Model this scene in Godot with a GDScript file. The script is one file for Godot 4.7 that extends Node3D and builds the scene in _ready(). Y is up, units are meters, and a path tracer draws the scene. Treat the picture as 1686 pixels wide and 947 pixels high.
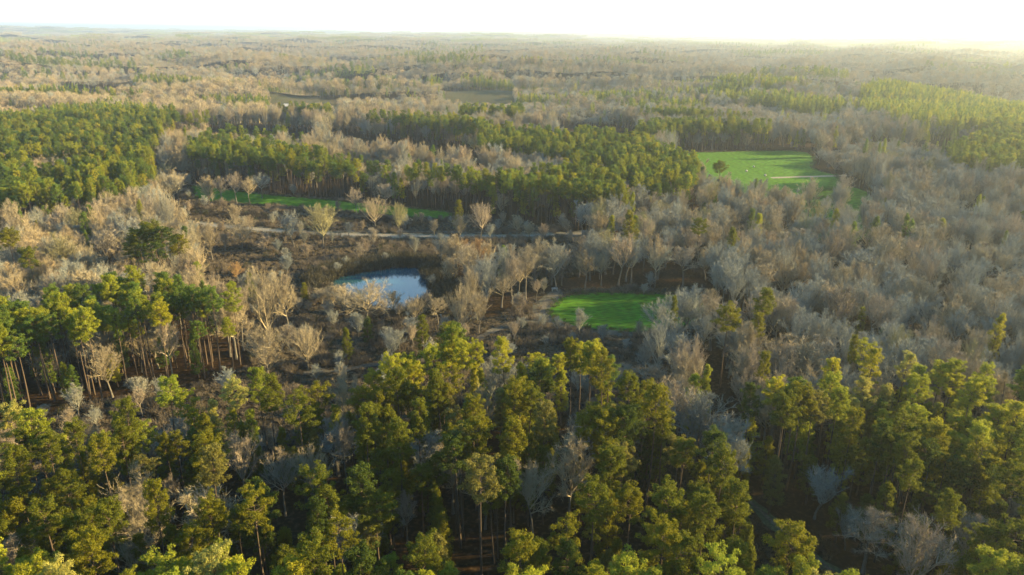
extends Node3D
# A leafless river-bottom forest with pine stands, three green fields and a pond, seen from the air at a low evening sun.
# Ground outlines below are in metres on the ground (x east, z south); the camera hangs 85 m above the origin.
const CLEARING := [Vector2(-192.4, -421.0), Vector2(-142.7, -399.2), Vector2(-98.6, -383.8), Vector2(-64.1, -370.7), Vector2(-29.8, -354.5), Vector2(-1.1, -333.6), Vector2(33.6, -323.7), Vector2(32.7, -260.0), Vector2(12.1, -248.8), Vector2(-2.9, -246.0), Vector2(-11.5, -248.9), Vector2(-27.4, -292.0), Vector2(-28.1, -265.4), Vector2(-24.1, -238.0), Vector2(-19.1, -219.5), Vector2(-8.0, -210.3), Vector2(1.4, -223.8), Vector2(11.0, -240.1), Vector2(33.6, -243.3), Vector2(50.8, -243.7), Vector2(70.0, -239.1), Vector2(64.2, -209.5), Vector2(45.9, -197.3), Vector2(38.4, -180.6), Vector2(26.2, -130.2), Vector2(21.0, -147.1), Vector2(12.0, -152.2), Vector2(-1.7, -154.8), Vector2(-14.0, -151.7), Vector2(-19.4, -150.9), Vector2(-24.7, -141.1), Vector2(-30.6, -138.5), Vector2(-39.2, -132.7), Vector2(-43.8, -127.3), Vector2(-53.0, -133.8), Vector2(-60.6, -132.8), Vector2(-64.8, -126.9), Vector2(-72.9, -126.7), Vector2(-77.7, -120.5), Vector2(-85.0, -118.5), Vector2(-91.1, -115.3), Vector2(-103.8, -109.4), Vector2(-130.6, -136.8), Vector2(-116.1, -146.3), Vector2(-102.6, -154.2), Vector2(-89.2, -162.6), Vector2(-72.7, -171.0), Vector2(-69.5, -181.5), Vector2(-74.5, -192.1), Vector2(-80.4, -195.9), Vector2(-90.6, -205.0), Vector2(-103.9, -232.8), Vector2(-117.1, -261.4), Vector2(-128.7, -282.7), Vector2(-140.7, -300.5), Vector2(-166.9, -355.8)]
const FAR_OPEN := [Vector2(110.5, -522.9), Vector2(121.3, -554.0), Vector2(180.8, -569.4), Vector2(228.8, -572.1), Vector2(222.0, -528.8), Vector2(200.1, -483.6), Vector2(214.3, -466.9), Vector2(163.2, -357.5), Vector2(132.6, -347.2), Vector2(131.4, -360.7), Vector2(121.0, -376.5), Vector2(109.7, -413.0)]
const LOWER_OPEN := [Vector2(25.7, -125.2), Vector2(29.8, -122.3), Vector2(33.1, -112.7), Vector2(36.7, -104.8), Vector2(37.1, -96.1), Vector2(36.5, -88.6), Vector2(34.9, -81.9), Vector2(37.2, -79.8), Vector2(43.5, -75.9), Vector2(45.9, -74.3), Vector2(43.7, -63.9), Vector2(48.6, -63.9), Vector2(52.8, -73.5), Vector2(57.2, -81.6), Vector2(63.9, -86.2), Vector2(61.0, -89.3), Vector2(59.7, -93.8), Vector2(58.4, -102.8), Vector2(53.8, -108.3), Vector2(46.3, -110.2), Vector2(40.9, -114.9), Vector2(39.9, -119.6), Vector2(35.0, -122.4)]
const GAP_A := [Vector2(-159.1, -635.2), Vector2(-102.1, -605.3), Vector2(-51.6, -568.4), Vector2(-24.7, -543.0), Vector2(-19.5, -429.4), Vector2(-38.7, -446.8), Vector2(-80.6, -477.5), Vector2(-125.5, -500.4)]
const GAP_B := [Vector2(-392.5, -1031.7), Vector2(-362.0, -1034.9), Vector2(-329.0, -944.9), Vector2(-362.2, -941.6)]
const GAP_C := [Vector2(-310.5, -946.7), Vector2(-235.4, -937.0), Vector2(-209.8, -907.2), Vector2(-164.7, -711.1), Vector2(-226.4, -705.7)]
const GAP_D := [Vector2(-937.8, -1418.5), Vector2(-865.0, -1429.7), Vector2(-640.2, -1067.4), Vector2(-685.8, -1034.7)]
const GAP_E := [Vector2(-111.9, -1105.3), Vector2(-0.7, -1106.3), Vector2(2.9, -850.9), Vector2(-72.6, -851.2)]
const GAP_F := [Vector2(-267.4, -652.1), Vector2(-182.7, -645.5), Vector2(-166.4, -627.0), Vector2(-132.8, -500.0), Vector2(-177.8, -509.3), Vector2(-212.0, -516.5)]
const GAP_G := [Vector2(41.1, -723.5), Vector2(87.8, -693.8), Vector2(115.0, -686.8), Vector2(94.3, -562.7), Vector2(71.1, -561.1), Vector2(33.5, -588.3)]
const GAP_H := [Vector2(-688.0, -1147.0), Vector2(-571.7, -1135.6), Vector2(-456.9, -906.9), Vector2(-544.3, -906.5)]
const GAP_I := [Vector2(264.3, -835.9), Vector2(350.2, -830.3), Vector2(278.1, -658.6), Vector2(209.8, -663.0)]
const GAP_J := [Vector2(332.0, -1363.4), Vector2(457.7, -1363.4), Vector2(362.7, -1080.0), Vector2(261.6, -1073.5)]
const LONG_FIELD := [Vector2(-187.5, -419.4), Vector2(-173.3, -413.0), Vector2(-141.1, -394.4), Vector2(-119.2, -387.5), Vector2(-97.9, -380.9), Vector2(-63.6, -367.9), Vector2(-30.8, -355.7), Vector2(-28.4, -347.0), Vector2(-29.6, -340.8), Vector2(-44.8, -341.5), Vector2(-73.0, -351.6), Vector2(-109.1, -363.4), Vector2(-139.4, -370.5), Vector2(-163.3, -375.3), Vector2(-172.5, -388.4)]
const NEAR_FIELD := [Vector2(16.4, -234.7), Vector2(33.0, -238.2), Vector2(49.8, -238.0), Vector2(64.9, -235.3), Vector2(67.4, -228.3), Vector2(63.5, -216.1), Vector2(53.3, -206.8), Vector2(38.0, -203.6), Vector2(27.1, -204.3), Vector2(19.1, -208.0), Vector2(12.5, -213.9), Vector2(12.2, -220.2)]
const FAR_FIELD := [Vector2(112.7, -523.0), Vector2(123.0, -551.2), Vector2(179.0, -563.2), Vector2(225.7, -568.8), Vector2(218.9, -528.6), Vector2(197.7, -485.8), Vector2(210.5, -462.5), Vector2(169.4, -376.5), Vector2(139.7, -365.7), Vector2(139.6, -381.6), Vector2(129.7, -398.4), Vector2(117.9, -437.1)]
const HIDDEN_FIELD := [Vector2(154.2, -401.9), Vector2(187.5, -434.2), Vector2(209.6, -419.1), Vector2(165.9, -321.4), Vector2(143.6, -304.4), Vector2(126.1, -312.7)]
const POND := [Vector2(-65.8, -245.2), Vector2(-64.5, -252.7), Vector2(-60.2, -256.4), Vector2(-56.4, -260.1), Vector2(-50.1, -263.3), Vector2(-42.5, -266.2), Vector2(-36.1, -266.7), Vector2(-32.8, -260.1), Vector2(-30.7, -250.2), Vector2(-28.2, -240.4), Vector2(-25.7, -232.4), Vector2(-28.6, -225.9), Vector2(-33.3, -219.1), Vector2(-39.9, -221.1), Vector2(-47.8, -226.6), Vector2(-54.7, -233.5), Vector2(-61.4, -239.5)]
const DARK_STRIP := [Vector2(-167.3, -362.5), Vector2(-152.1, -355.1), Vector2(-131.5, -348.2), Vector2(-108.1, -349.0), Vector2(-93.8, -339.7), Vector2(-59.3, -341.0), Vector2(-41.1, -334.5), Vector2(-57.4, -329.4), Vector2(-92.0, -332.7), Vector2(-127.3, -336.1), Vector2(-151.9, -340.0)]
const MUD := [Vector2(-80.0, -255.1), Vector2(-64.3, -259.9), Vector2(-51.8, -266.3), Vector2(-36.2, -271.4), Vector2(-30.4, -265.4), Vector2(-27.3, -244.3), Vector2(-22.2, -226.1), Vector2(-29.3, -215.0), Vector2(-41.2, -217.3), Vector2(-53.7, -231.1), Vector2(-63.6, -238.2), Vector2(-74.4, -243.0)]
const DIRT_MARGIN := [Vector2(16.9, -242.8), Vector2(13.1, -240.2), Vector2(9.2, -231.5), Vector2(5.7, -217.9), Vector2(1.4, -211.1), Vector2(7.9, -206.7), Vector2(19.7, -203.7), Vector2(28.5, -200.6), Vector2(39.2, -199.9), Vector2(40.3, -206.5), Vector2(26.4, -206.2), Vector2(18.4, -210.9), Vector2(12.0, -215.9), Vector2(13.9, -227.0), Vector2(18.3, -237.8)]
const ROAD := [Vector2(-171.8, -339.3), Vector2(-149.3, -329.5), Vector2(-133.3, -324.5), Vector2(-115.5, -319.6), Vector2(-102.4, -315.8), Vector2(-76.2, -311.5), Vector2(-54.3, -310.2), Vector2(-25.0, -310.2), Vector2(-3.7, -310.9), Vector2(15.1, -313.0), Vector2(31.6, -317.2), Vector2(49.5, -328.6)]
const SECOND_TRACK := [Vector2(-92.9, -315.1), Vector2(-81.1, -316.6), Vector2(-39.2, -318.0), Vector2(-18.1, -316.6), Vector2(4.4, -317.3), Vector2(15.2, -315.6)]
const FIELD_TRACK := [Vector2(15.9, -240.3), Vector2(11.5, -226.9), Vector2(7.6, -216.9), Vector2(3.3, -211.6), Vector2(-2.3, -207.0), Vector2(-6.8, -201.7)]
const NEAR_TRACK := [Vector2(-5.0, -204.0), Vector2(-7.6, -200.7), Vector2(-14.0, -188.3), Vector2(-23.6, -182.5), Vector2(-36.3, -179.1), Vector2(-45.3, -175.2), Vector2(-54.5, -173.5)]
const FAR_TRACK := [Vector2(161.4, -454.2), Vector2(177.9, -458.0), Vector2(194.3, -460.8), Vector2(215.8, -465.9)]
const GRASS_TRACK := [Vector2(46.2, -119.5), Vector2(47.9, -114.8), Vector2(49.9, -110.0), Vector2(52.1, -105.6), Vector2(54.0, -100.6), Vector2(56.0, -95.4)]
const STAND_FRONT := [Vector2(-102.6, -107.9), Vector2(-90.1, -113.8), Vector2(-84.0, -117.0), Vector2(-76.9, -118.9), Vector2(-72.1, -125.0), Vector2(-64.0, -125.1), Vector2(-60.0, -131.2), Vector2(-52.5, -132.1), Vector2(-43.2, -125.5), Vector2(-38.8, -131.0), Vector2(-30.3, -136.8), Vector2(-24.4, -139.3), Vector2(-19.2, -149.2), Vector2(-13.8, -149.6), Vector2(-1.7, -152.6), Vector2(11.9, -150.2), Vector2(20.8, -145.1), Vector2(25.9, -128.6), Vector2(30.1, -125.6), Vector2(33.5, -115.3), Vector2(37.2, -107.3), Vector2(37.5, -98.4), Vector2(37.0, -90.6), Vector2(35.4, -83.8), Vector2(37.9, -81.9), Vector2(44.3, -77.9), Vector2(46.7, -76.2), Vector2(44.4, -65.4), Vector2(-68.1, -64.1)]
const STAND_RIGHT := [Vector2(43.3, -125.5), Vector2(48.6, -129.5), Vector2(60.3, -135.2), Vector2(72.3, -142.9), Vector2(79.1, -152.3), Vector2(88.8, -152.5), Vector2(86.9, -138.6), Vector2(94.7, -145.9), Vector2(96.7, -140.3), Vector2(104.9, -136.1), Vector2(125.6, -136.5), Vector2(66.1, -60.8), Vector2(48.9, -63.9), Vector2(53.1, -73.5), Vector2(57.5, -81.6), Vector2(64.7, -86.2), Vector2(61.5, -89.6), Vector2(60.3, -94.1), Vector2(59.1, -103.3), Vector2(54.5, -109.0), Vector2(46.9, -110.8), Vector2(41.5, -115.6), Vector2(40.8, -120.6)]
const STAND_LEFT := [Vector2(-147.6, -166.8), Vector2(-126.0, -169.6), Vector2(-116.9, -176.9), Vector2(-113.7, -191.2), Vector2(-102.5, -193.9), Vector2(-81.4, -181.4), Vector2(-73.5, -180.6), Vector2(-61.0, -156.5), Vector2(-69.2, -178.4), Vector2(-69.4, -164.3), Vector2(-85.7, -155.2), Vector2(-98.6, -147.2), Vector2(-111.8, -139.8), Vector2(-137.1, -129.2), Vector2(-162.0, -166.4)]
const LEFT_MIXED := [Vector2(-126.9, -182.1), Vector2(-115.5, -196.8), Vector2(-98.2, -189.1), Vector2(-85.5, -165.8), Vector2(-92.3, -155.7), Vector2(-115.0, -163.0)]
const STAND_FARLEFT := [Vector2(-512.4, -661.6), Vector2(-423.1, -616.0), Vector2(-433.2, -681.0), Vector2(-386.0, -717.4), Vector2(-304.1, -669.5), Vector2(-266.8, -595.8), Vector2(-256.5, -534.8), Vector2(-230.0, -486.0), Vector2(-208.9, -420.3), Vector2(-185.0, -375.7), Vector2(-173.1, -335.8), Vector2(-179.8, -312.7), Vector2(-197.7, -299.2), Vector2(-229.9, -284.9)]
const STAND_STRIP := [Vector2(-222.8, -560.6), Vector2(-194.6, -575.2), Vector2(-152.6, -558.0), Vector2(-137.8, -505.0), Vector2(-148.9, -497.7), Vector2(-201.4, -507.1)]
const STAND_MID := [Vector2(-203.4, -464.2), Vector2(-201.3, -491.0), Vector2(-162.1, -464.0), Vector2(-114.2, -425.9), Vector2(-77.5, -381.3), Vector2(-44.3, -368.3), Vector2(-25.5, -362.3), Vector2(-4.4, -356.6), Vector2(26.6, -375.5), Vector2(50.1, -364.3), Vector2(51.2, -320.2), Vector2(14.6, -312.0), Vector2(-17.0, -314.6), Vector2(-55.5, -323.7), Vector2(-89.8, -330.7), Vector2(-113.5, -335.6), Vector2(-122.3, -320.7), Vector2(-164.8, -369.4)]
const STAND_BROAD := [Vector2(-127.8, -641.7), Vector2(-97.0, -644.3), Vector2(-50.5, -618.4), Vector2(2.0, -535.4), Vector2(66.1, -522.4), Vector2(93.1, -483.2), Vector2(100.4, -443.4), Vector2(101.4, -394.6), Vector2(84.3, -341.7), Vector2(60.1, -333.2), Vector2(50.8, -369.6), Vector2(27.6, -390.7), Vector2(5.3, -432.9), Vector2(-16.8, -451.5), Vector2(-45.5, -528.4), Vector2(-77.1, -571.9), Vector2(-115.8, -594.5)]
const STAND_ROW := [Vector2(86.0, -527.2), Vector2(187.5, -534.3), Vector2(204.0, -593.6), Vector2(103.7, -594.4)]
const STAND_FARRIGHT := [Vector2(405.6, -886.7), Vector2(540.2, -1064.5), Vector2(1078.7, -1616.2), Vector2(1944.5, -2225.2), Vector2(359.5, -392.5), Vector2(274.5, -393.9), Vector2(250.8, -412.9), Vector2(271.0, -461.2), Vector2(363.6, -561.3), Vector2(361.9, -623.7), Vector2(345.3, -671.9), Vector2(347.4, -742.7)]
const STAND_SLIVER := [Vector2(-50.4, -687.2), Vector2(8.2, -704.5), Vector2(8.7, -653.5), Vector2(-44.7, -643.7)]
const SPECIMENS := [
	["oak", -110.9, -288.5, 13.8, 7.90, 0, "low spreading tan bare tree standing alone just south of the gravel road"],
	["slim", -124.7, -319.3, 12.3, 2.91, 0, "thin bare tree rising behind the low spreading one, across the gravel road"],
	["oak", -78.4, -291.3, 19.5, 8.20, 3, "wide vase-shaped bare tree with yellowish tips beside the gravel road"],
	["bare", -90.1, -290.0, 15.9, 5.43, 1, "gray forked bare tree next to the wide vase-shaped one by the road"],
	["slim", -156.1, -368.5, 14.8, 4.05, 0, "leftmost of the four sunlit bare trees along the long green field"],
	["bare", -148.9, -367.4, 14.7, 5.02, 2, "second from left of four sunlit bare trees along the long green field"],
	["bare", -142.0, -369.0, 16.6, 5.33, 2, "third from left of four sunlit bare trees along the long green field"],
	["bare", -135.5, -369.3, 14.2, 4.65, 0, "rightmost of the four sunlit bare trees along the long green field"],
	["bare", -133.7, -383.9, 13.4, 5.83, 1, "gray bare tree behind the four sunlit ones, against the dark pine edge"],
	["bare", -76.3, -348.9, 13.2, 4.69, 2, "pinkish small bare tree on the south edge of the long field"],
	["bare", -63.0, -354.5, 15.2, 5.79, 2, "pinkish bare tree with the tallest top on the long field edge"],
	["oak", -62.4, -322.5, 14.6, 7.95, 0, "broad tan bare tree between the long green field and the gravel road"],
	["oak", -49.7, -311.4, 15.2, 4.69, 3, "yellow-green fan-shaped bare tree on the north verge of the gravel road"],
	["oak", -13.7, -307.6, 16.4, 6.55, 2, "rounded pinkish bare tree by the road, right of the narrow golden pine"],
	["slim", -22.8, -306.3, 10.5, 3.67, 0, "tan bare tree in front of the narrow golden pine beside the road"],
	["slim", -34.4, -310.9, 7.4, 2.01, 0, "small tan sapling on the road verge, left of the narrow golden pine"],
	["slim", -44.6, -328.7, 6.0, 1.13, 0, "thin sapling between the long green field and the gravel road"],
	["slim", 2.2, -315.2, 8.6, 3.23, 0, "tan bare tree standing on the road just before the woods close in"],
	["slim", 7.5, -308.3, 7.1, 2.64, 0, "short tan bare tree at the road where the eastern woods begin"],
	["slim", -27.0, -268.5, 10.6, 2.79, 0, "first slender tan tree of the orange-tan clump on the pond's east bank"],
	["slim", -23.3, -261.1, 13.7, 2.93, 0, "second slender tan tree of the orange-tan clump on the pond's east bank"],
	["slim", -21.1, -265.6, 13.4, 2.75, 0, "third slender tan tree of the orange-tan clump on the pond's east bank"],
	["slim", -17.4, -258.3, 13.6, 2.90, 4, "fourth slender tan tree of the orange-tan clump on the pond's east bank"],
	["slim", -14.9, -261.3, 12.3, 2.71, 4, "fifth slender tan tree of the orange-tan clump on the pond's east bank"],
	["slim", -12.1, -259.9, 13.2, 2.91, 4, "sixth slender tan tree of the orange-tan clump on the pond's east bank"],
	["slim", -9.0, -263.0, 11.4, 2.95, 0, "seventh slender tan tree of the orange-tan clump on the pond's east bank"],
	["slim", -21.7, -244.4, 11.2, 3.19, 0, "eighth slender tan tree of the orange-tan clump on the pond's east bank"],
	["slim", -14.6, -244.6, 10.1, 2.98, 0, "ninth slender tan tree of the orange-tan clump on the pond's east bank"],
	["oak", -44.5, -208.5, 13.2, 11.40, 0, "very wide spreading bare tree standing alone in front of the pond"],
	["cedar", -41.5, -194.5, 7.6, 2.13, 0, "dark green cedar under the very wide bare tree by the pond"],
	["oak", -14.6, -198.7, 15.9, 5.43, 0, "largest tan bare tree on the clearing edge southeast of the pond"],
	["bare", -9.8, -200.7, 13.8, 3.72, 0, "bare tree right beside the largest tan one southeast of the pond"],
	["bare", -22.3, -206.1, 9.8, 4.03, 0, "left neighbour of the largest tan bare tree southeast of the pond"],
	["oak", -29.7, -207.8, 9.1, 4.45, 0, "low tan bare tree at the pond's south tip"],
	["bare", -28.7, -193.5, 8.5, 3.66, 1, "grayish bare tree in the clearing below the pond's south tip"],
	["bare", -32.9, -184.6, 8.4, 2.86, 1, "small gray bare tree standing in brown brush left of the clearing pines"],
	["oak", -53.8, -175.7, 12.5, 5.91, 0, "vase-shaped bare tree at the west end of the brown clearing"],
	["oak", -69.7, -193.9, 22.8, 8.04, 0, "big rounded tan bare tree where the left pines meet the pond clearing"],
	["bare", -64.2, -194.9, 18.2, 4.48, 0, "tan bare tree leaning on the big rounded one west of the pond"],
	["oak", -62.5, -169.8, 15.8, 6.60, 0, "tall fan-shaped bare tree at the corner of the left pine stand"],
	["slim", -124.6, -278.6, 14.9, 2.34, 0, "middle of three bright slender trees west of the road's start"],
	["slim", -116.8, -272.2, 16.0, 2.53, 0, "eastern of three bright slender trees west of the road's start"],
	["slim", -132.7, -285.2, 17.1, 3.74, 0, "western of three bright slender trees west of the road's start"],
	["bare", -96.2, -242.4, 8.9, 3.39, 4, "small orange-tan tree on the clearing edge left of the pond"],
	["slim", -57.9, -222.4, 7.7, 3.02, 0, "first low tan tree of the fringe on the pond's near bank"],
	["slim", -53.9, -218.6, 8.7, 2.96, 0, "second low tan tree of the fringe on the pond's near bank"],
	["slim", -38.0, -219.0, 7.0, 2.93, 0, "third low tan tree of the fringe on the pond's near bank"],
	["slim", -62.5, -225.1, 5.1, 3.08, 0, "fourth low tan tree of the fringe on the pond's near bank"],
	["bare", 56.5, -114.1, 11.4, 4.28, 1, "pale gray bare tree alone in the dark gap right of the front pines"],
	["bare", 58.5, -105.5, 8.1, 2.26, 1, "small gray bare tree lower down in the dark gap between the pine stands"],
	["bare", 67.1, -99.7, 9.6, 3.18, 1, "gray bare tree at the lower end of the dark gap, beside the bottom right pines"],
	["bare", 86.5, -106.0, 10.7, 3.88, 2, "pinkish bare tree among the pines near the right frame edge"],
	["bare", 40.8, -190.7, 15.6, 5.16, 1, "pale bare tree overhanging the right end of the near green field"],
	["bare", 48.1, -201.0, 14.2, 4.72, 1, "pale bare tree standing in the right end of the near green field"],
	["bare", 55.4, -209.3, 13.3, 4.74, 1, "rearmost pale bare tree in the right end of the near green field"],
	["bare", 56.6, -197.6, 14.0, 5.06, 2, "pinkish bare tree off the right end of the near green field"],
	["bare", 42.6, -180.7, 15.0, 4.61, 1, "pale bare tree just below the right end of the near green field"],
	["bare", 35.0, -161.4, 9.4, 4.68, 2, "low pinkish bare tree between the near field and the front pines"],
	["bare", 16.9, -172.8, 8.3, 3.00, 2, "small pinkish bare tree behind the front pines, below the near field"],
	["bare", -17.8, -105.5, 11.4, 2.48, 2, "rust-tan bare crown poking out between front pines, bottom centre"],
	["bare", 4.1, -105.0, 18.6, 3.82, 0, "bright tan bare tree among the front pines, right of the round pine"],
	["bare", 10.4, -109.1, 20.8, 4.85, 0, "broad pale bare tree among front pines behind the bright tan one"],
	["bare", -6.0, -137.1, 16.3, 3.82, 0, "fan of tan branches among the front pines below the track"],
	["bare", -32.2, -123.3, 15.8, 3.13, 2, "pinkish bare tree among the front pines, middle left"],
	["bare", -49.2, -116.2, 16.9, 3.57, 2, "tan and gray bare tree in the thin gap of the front pines"],
	["bare", -41.5, -113.6, 14.4, 3.72, 2, "pale bare tree in the front pine gap, left of its twin"],
	["bare", -35.9, -113.7, 15.5, 3.67, 0, "tan bare tree in the front pine gap, right of its twin"],
	["bare", -61.4, -111.6, 9.8, 2.70, 2, "low pale bare bush-like tree in the front pines, lower left"],
	["cone", -23.6, -309.2, 16.0, 2.90, 0, "narrow golden pine standing alone beside the gravel road"],
	["pine", -118.3, -231.8, 24.5, 4.66, 1, "tallest pine of the clump at the top of the left stand"],
	["pine", -121.9, -231.1, 22.6, 4.46, 1, "pine just west of the tallest one in the clump above the left stand"],
	["pine", -113.7, -230.8, 23.4, 4.39, 2, "pine just east of the tallest one in the clump above the left stand"],
	["pine", -127.1, -235.3, 18.1, 4.35, 1, "westernmost pine of the clump above the left stand"],
	["pine", -112.1, -235.7, 19.4, 4.25, 0, "easternmost pine of the clump above the left stand"],
	["pine", -114.2, -223.8, 20.2, 4.09, 2, "dark pine in front of the tallest one in the clump above the left stand"],
	["cone", -44.0, -178.9, 10.4, 1.82, 1, "narrow dark pine in the clearing below the very wide bare tree"],
	["cone", -24.3, -184.0, 12.2, 2.65, 1, "slim olive pine at the clearing edge, left of the bright conical pine"],
	["cone", -16.3, -176.5, 13.1, 4.93, 0, "bright yellow conical pine at the clearing edge"],
	["cone", -67.8, -224.9, 7.2, 1.64, 0, "small yellow pine against the big rounded bare tree west of the pond"],
	["cone", -85.3, -224.5, 10.5, 2.51, 1, "small green pine between the left stand and the big rounded bare tree"],
	["pine", -4.4, -94.7, 24.0, 3.09, 3, "large round pale-topped pine standing apart in the middle of the front stand"],
	["pine", 66.2, -179.5, 22.0, 3.35, 1, "lone pine in the gray woods upper right of the near green field"],
	["pine", 52.9, -166.7, 22.0, 3.55, 0, "lone yellow pine at the right end of the near green field"],
	["pine", 60.4, -167.2, 20.0, 2.20, 0, "small lone pine just right of the yellow one by the near field"],
	["cone", 44.3, -184.4, 18.0, 1.67, 1, "small pine above the pale bare tree at the near field"],
	["cone", 43.4, -263.3, 22.0, 3.42, 0, "tall golden pine in the woods north of the near field"],
	["pine", 67.5, -258.9, 21.0, 2.97, 1, "dark pine in the woods between near and far green fields"],
	["cone", 76.8, -247.6, 20.0, 2.66, 1, "small pine right of the dark one between near and far green fields"],
	["pine", 109.9, -387.3, 21.0, 3.72, 1, "dark pine at the left corner of the far green field"],
	["cone", 264.8, -644.5, 21.0, 2.91, 0, "lone yellow pine in the woods beyond the far green field"],
	["pine", 53.4, -140.7, 21.0, 1.63, 0, "small pine at the west tip of the right stand"],
	["pine", 76.8, -150.9, 21.0, 1.20, 0, "small pine ahead of the top of the right stand"],
	["pine", -165.8, -233.4, 22.0, 3.16, 0, "yellow pine among tan bare woods at the left frame edge"],
	["pine", -145.2, -209.9, 22.0, 3.28, 1, "pine in the tan bare woods above the left stand"],
	["cone", -185.5, -323.0, 20.0, 2.20, 1, "low pine at the front of the far left stand"],
	["pine", 13.0, -140.5, 24.0, 1.92, 0, "pine at the back edge of the front stand, below the near field"],
	["pine", 19.3, -134.6, 24.0, 2.72, 0, "yellow pine alone at the front stand's north edge"],
	["pine", 25.2, -115.4, 26.0, 3.07, 0, "tall round pine at the northeast corner of the front stand"]
]
const TROUGH := Vector2(14.8, -239.6)
const BALES := [Vector2(152.0, -474.6), Vector2(161.7, -490.9), Vector2(159.5, -460.2)]
const BLIND := Vector2(220.4, -584.2)
const HOUSES := [Vector2(-812.3, -1259.1), Vector2(-784.4, -1232.2), Vector2(-786.1, -1262.7)]
const SHED := Vector2(-260.7, -865.3)

const CAMERA_HEIGHT := 85.0
const TONES := [Color(0.243, 0.208, 0.14), Color(0.198, 0.207, 0.184), Color(0.23, 0.195, 0.147), Color(0.2, 0.19, 0.10), Color(0.25, 0.165, 0.08)]   # linear twig colours: tan, gray, pinkish, yellowish, orange
const NEEDLES := [Color(0.235, 0.235, 0.018), Color(0.175, 0.2, 0.02), Color(0.09, 0.135, 0.022), Color(0.25, 0.24, 0.06)]       # linear needle colours: golden, olive, dark, pale

var rng := RandomNumberGenerator.new()
var relief := FastNoiseLite.new()
var ridges := FastNoiseLite.new()
var patch := FastNoiseLite.new()
var mottle := FastNoiseLite.new()
var outlines := {}
var bounds := {}
var pine_meshes := []      # [trunk, crown] pairs
var cone_meshes := []
var cedar_mesh := []
var bare_meshes := []
var oak_meshes := []
var slim_meshes := []
var needle_materials := []
var twig_materials := []
var bark_pine: StandardMaterial3D
var bark_bare: StandardMaterial3D
var eye: Transform3D
var singles := []          # trees that become objects of their own: [kind, position, height, radius, tone, label]
var crowd := {}            # mesh key -> [transforms, colours]


func _ready():
	rng.seed = 20411
	# ---- camera, sky, sun, air
	var cam := Camera3D.new()
	cam.name = "camera"
	cam.fov = rad_to_deg(2.0 * atan(473.5 / 1204.0))
	cam.near = 1.0
	cam.far = 60000.0
	cam.position = Vector3(0, CAMERA_HEIGHT, 0)
	cam.basis = Basis(Vector3.RIGHT, deg_to_rad(-19.3)) * Basis(Vector3.BACK, deg_to_rad(0.5))
	cam.current = true
	add_child(cam)
	eye = cam.transform
	var sun := DirectionalLight3D.new()
	sun.name = "sun"
	sun.light_color = Color(1.0, 0.87, 0.60)
	sun.light_energy = 1.6
	sun.light_angular_distance = 0.5
	sun.shadow_enabled = true
	sun.directional_shadow_max_distance = 4000.0
	var az := deg_to_rad(82.0)      # clockwise from the view direction
	var el := deg_to_rad(16.5)
	var to_sun := Vector3(sin(az) * cos(el), sin(el), -cos(az) * cos(el))
	sun.basis = Basis.looking_at(-to_sun, Vector3.UP)
	add_child(sun)
	var sky_material := ProceduralSkyMaterial.new()
	sky_material.sky_top_color = Color(0.19, 0.43, 0.58)
	sky_material.sky_horizon_color = Color(0.98, 1.0, 0.95)
	sky_material.sky_curve = 0.13
	sky_material.sky_energy_multiplier = 1.0
	sky_material.ground_bottom_color = Color(0.25, 0.23, 0.2)
	sky_material.ground_horizon_color = Color(0.75, 0.74, 0.7)
	sky_material.sun_angle_max = 50.0
	sky_material.sun_curve = 0.25
	var sky := Sky.new()
	sky.sky_material = sky_material
	var env := Environment.new()
	env.background_mode = Environment.BG_SKY
	env.sky = sky
	env.background_energy_multiplier = 0.68
	env.tonemap_mode = Environment.TONE_MAPPER_LINEAR
	env.tonemap_exposure = 5.8
	env.sdfgi_enabled = true
	env.ssao_enabled = true
	env.ssil_enabled = true
	env.volumetric_fog_enabled = true
	env.volumetric_fog_density = 0.000115
	env.volumetric_fog_albedo = Color(0.85, 0.92, 1.0)
	env.volumetric_fog_anisotropy = 0.5
	env.volumetric_fog_length = 8000.0
	var world := WorldEnvironment.new()
	world.name = "world_environment"
	world.environment = env
	add_child(world)

	set_up_noise()
	set_up_outlines()
	make_materials()
	build_ground()
	build_fields()
	build_roads()
	make_tree_meshes()
	plant_specimens()
	plant_forest()
	raise_singles()
	raise_crowd()
	plant_brush()
	build_small_things()


# ------------------------------------------------------------------ land
func set_up_noise():
	relief.seed = 11; relief.frequency = 1.0 / 430.0; relief.fractal_octaves = 3
	ridges.seed = 5; ridges.frequency = 1.0 / 3600.0; ridges.fractal_octaves = 3
	patch.seed = 23; patch.frequency = 1.0 / 210.0; patch.fractal_octaves = 2
	mottle.seed = 7; mottle.frequency = 1.0 / 14.0; mottle.fractal_octaves = 4


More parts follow.
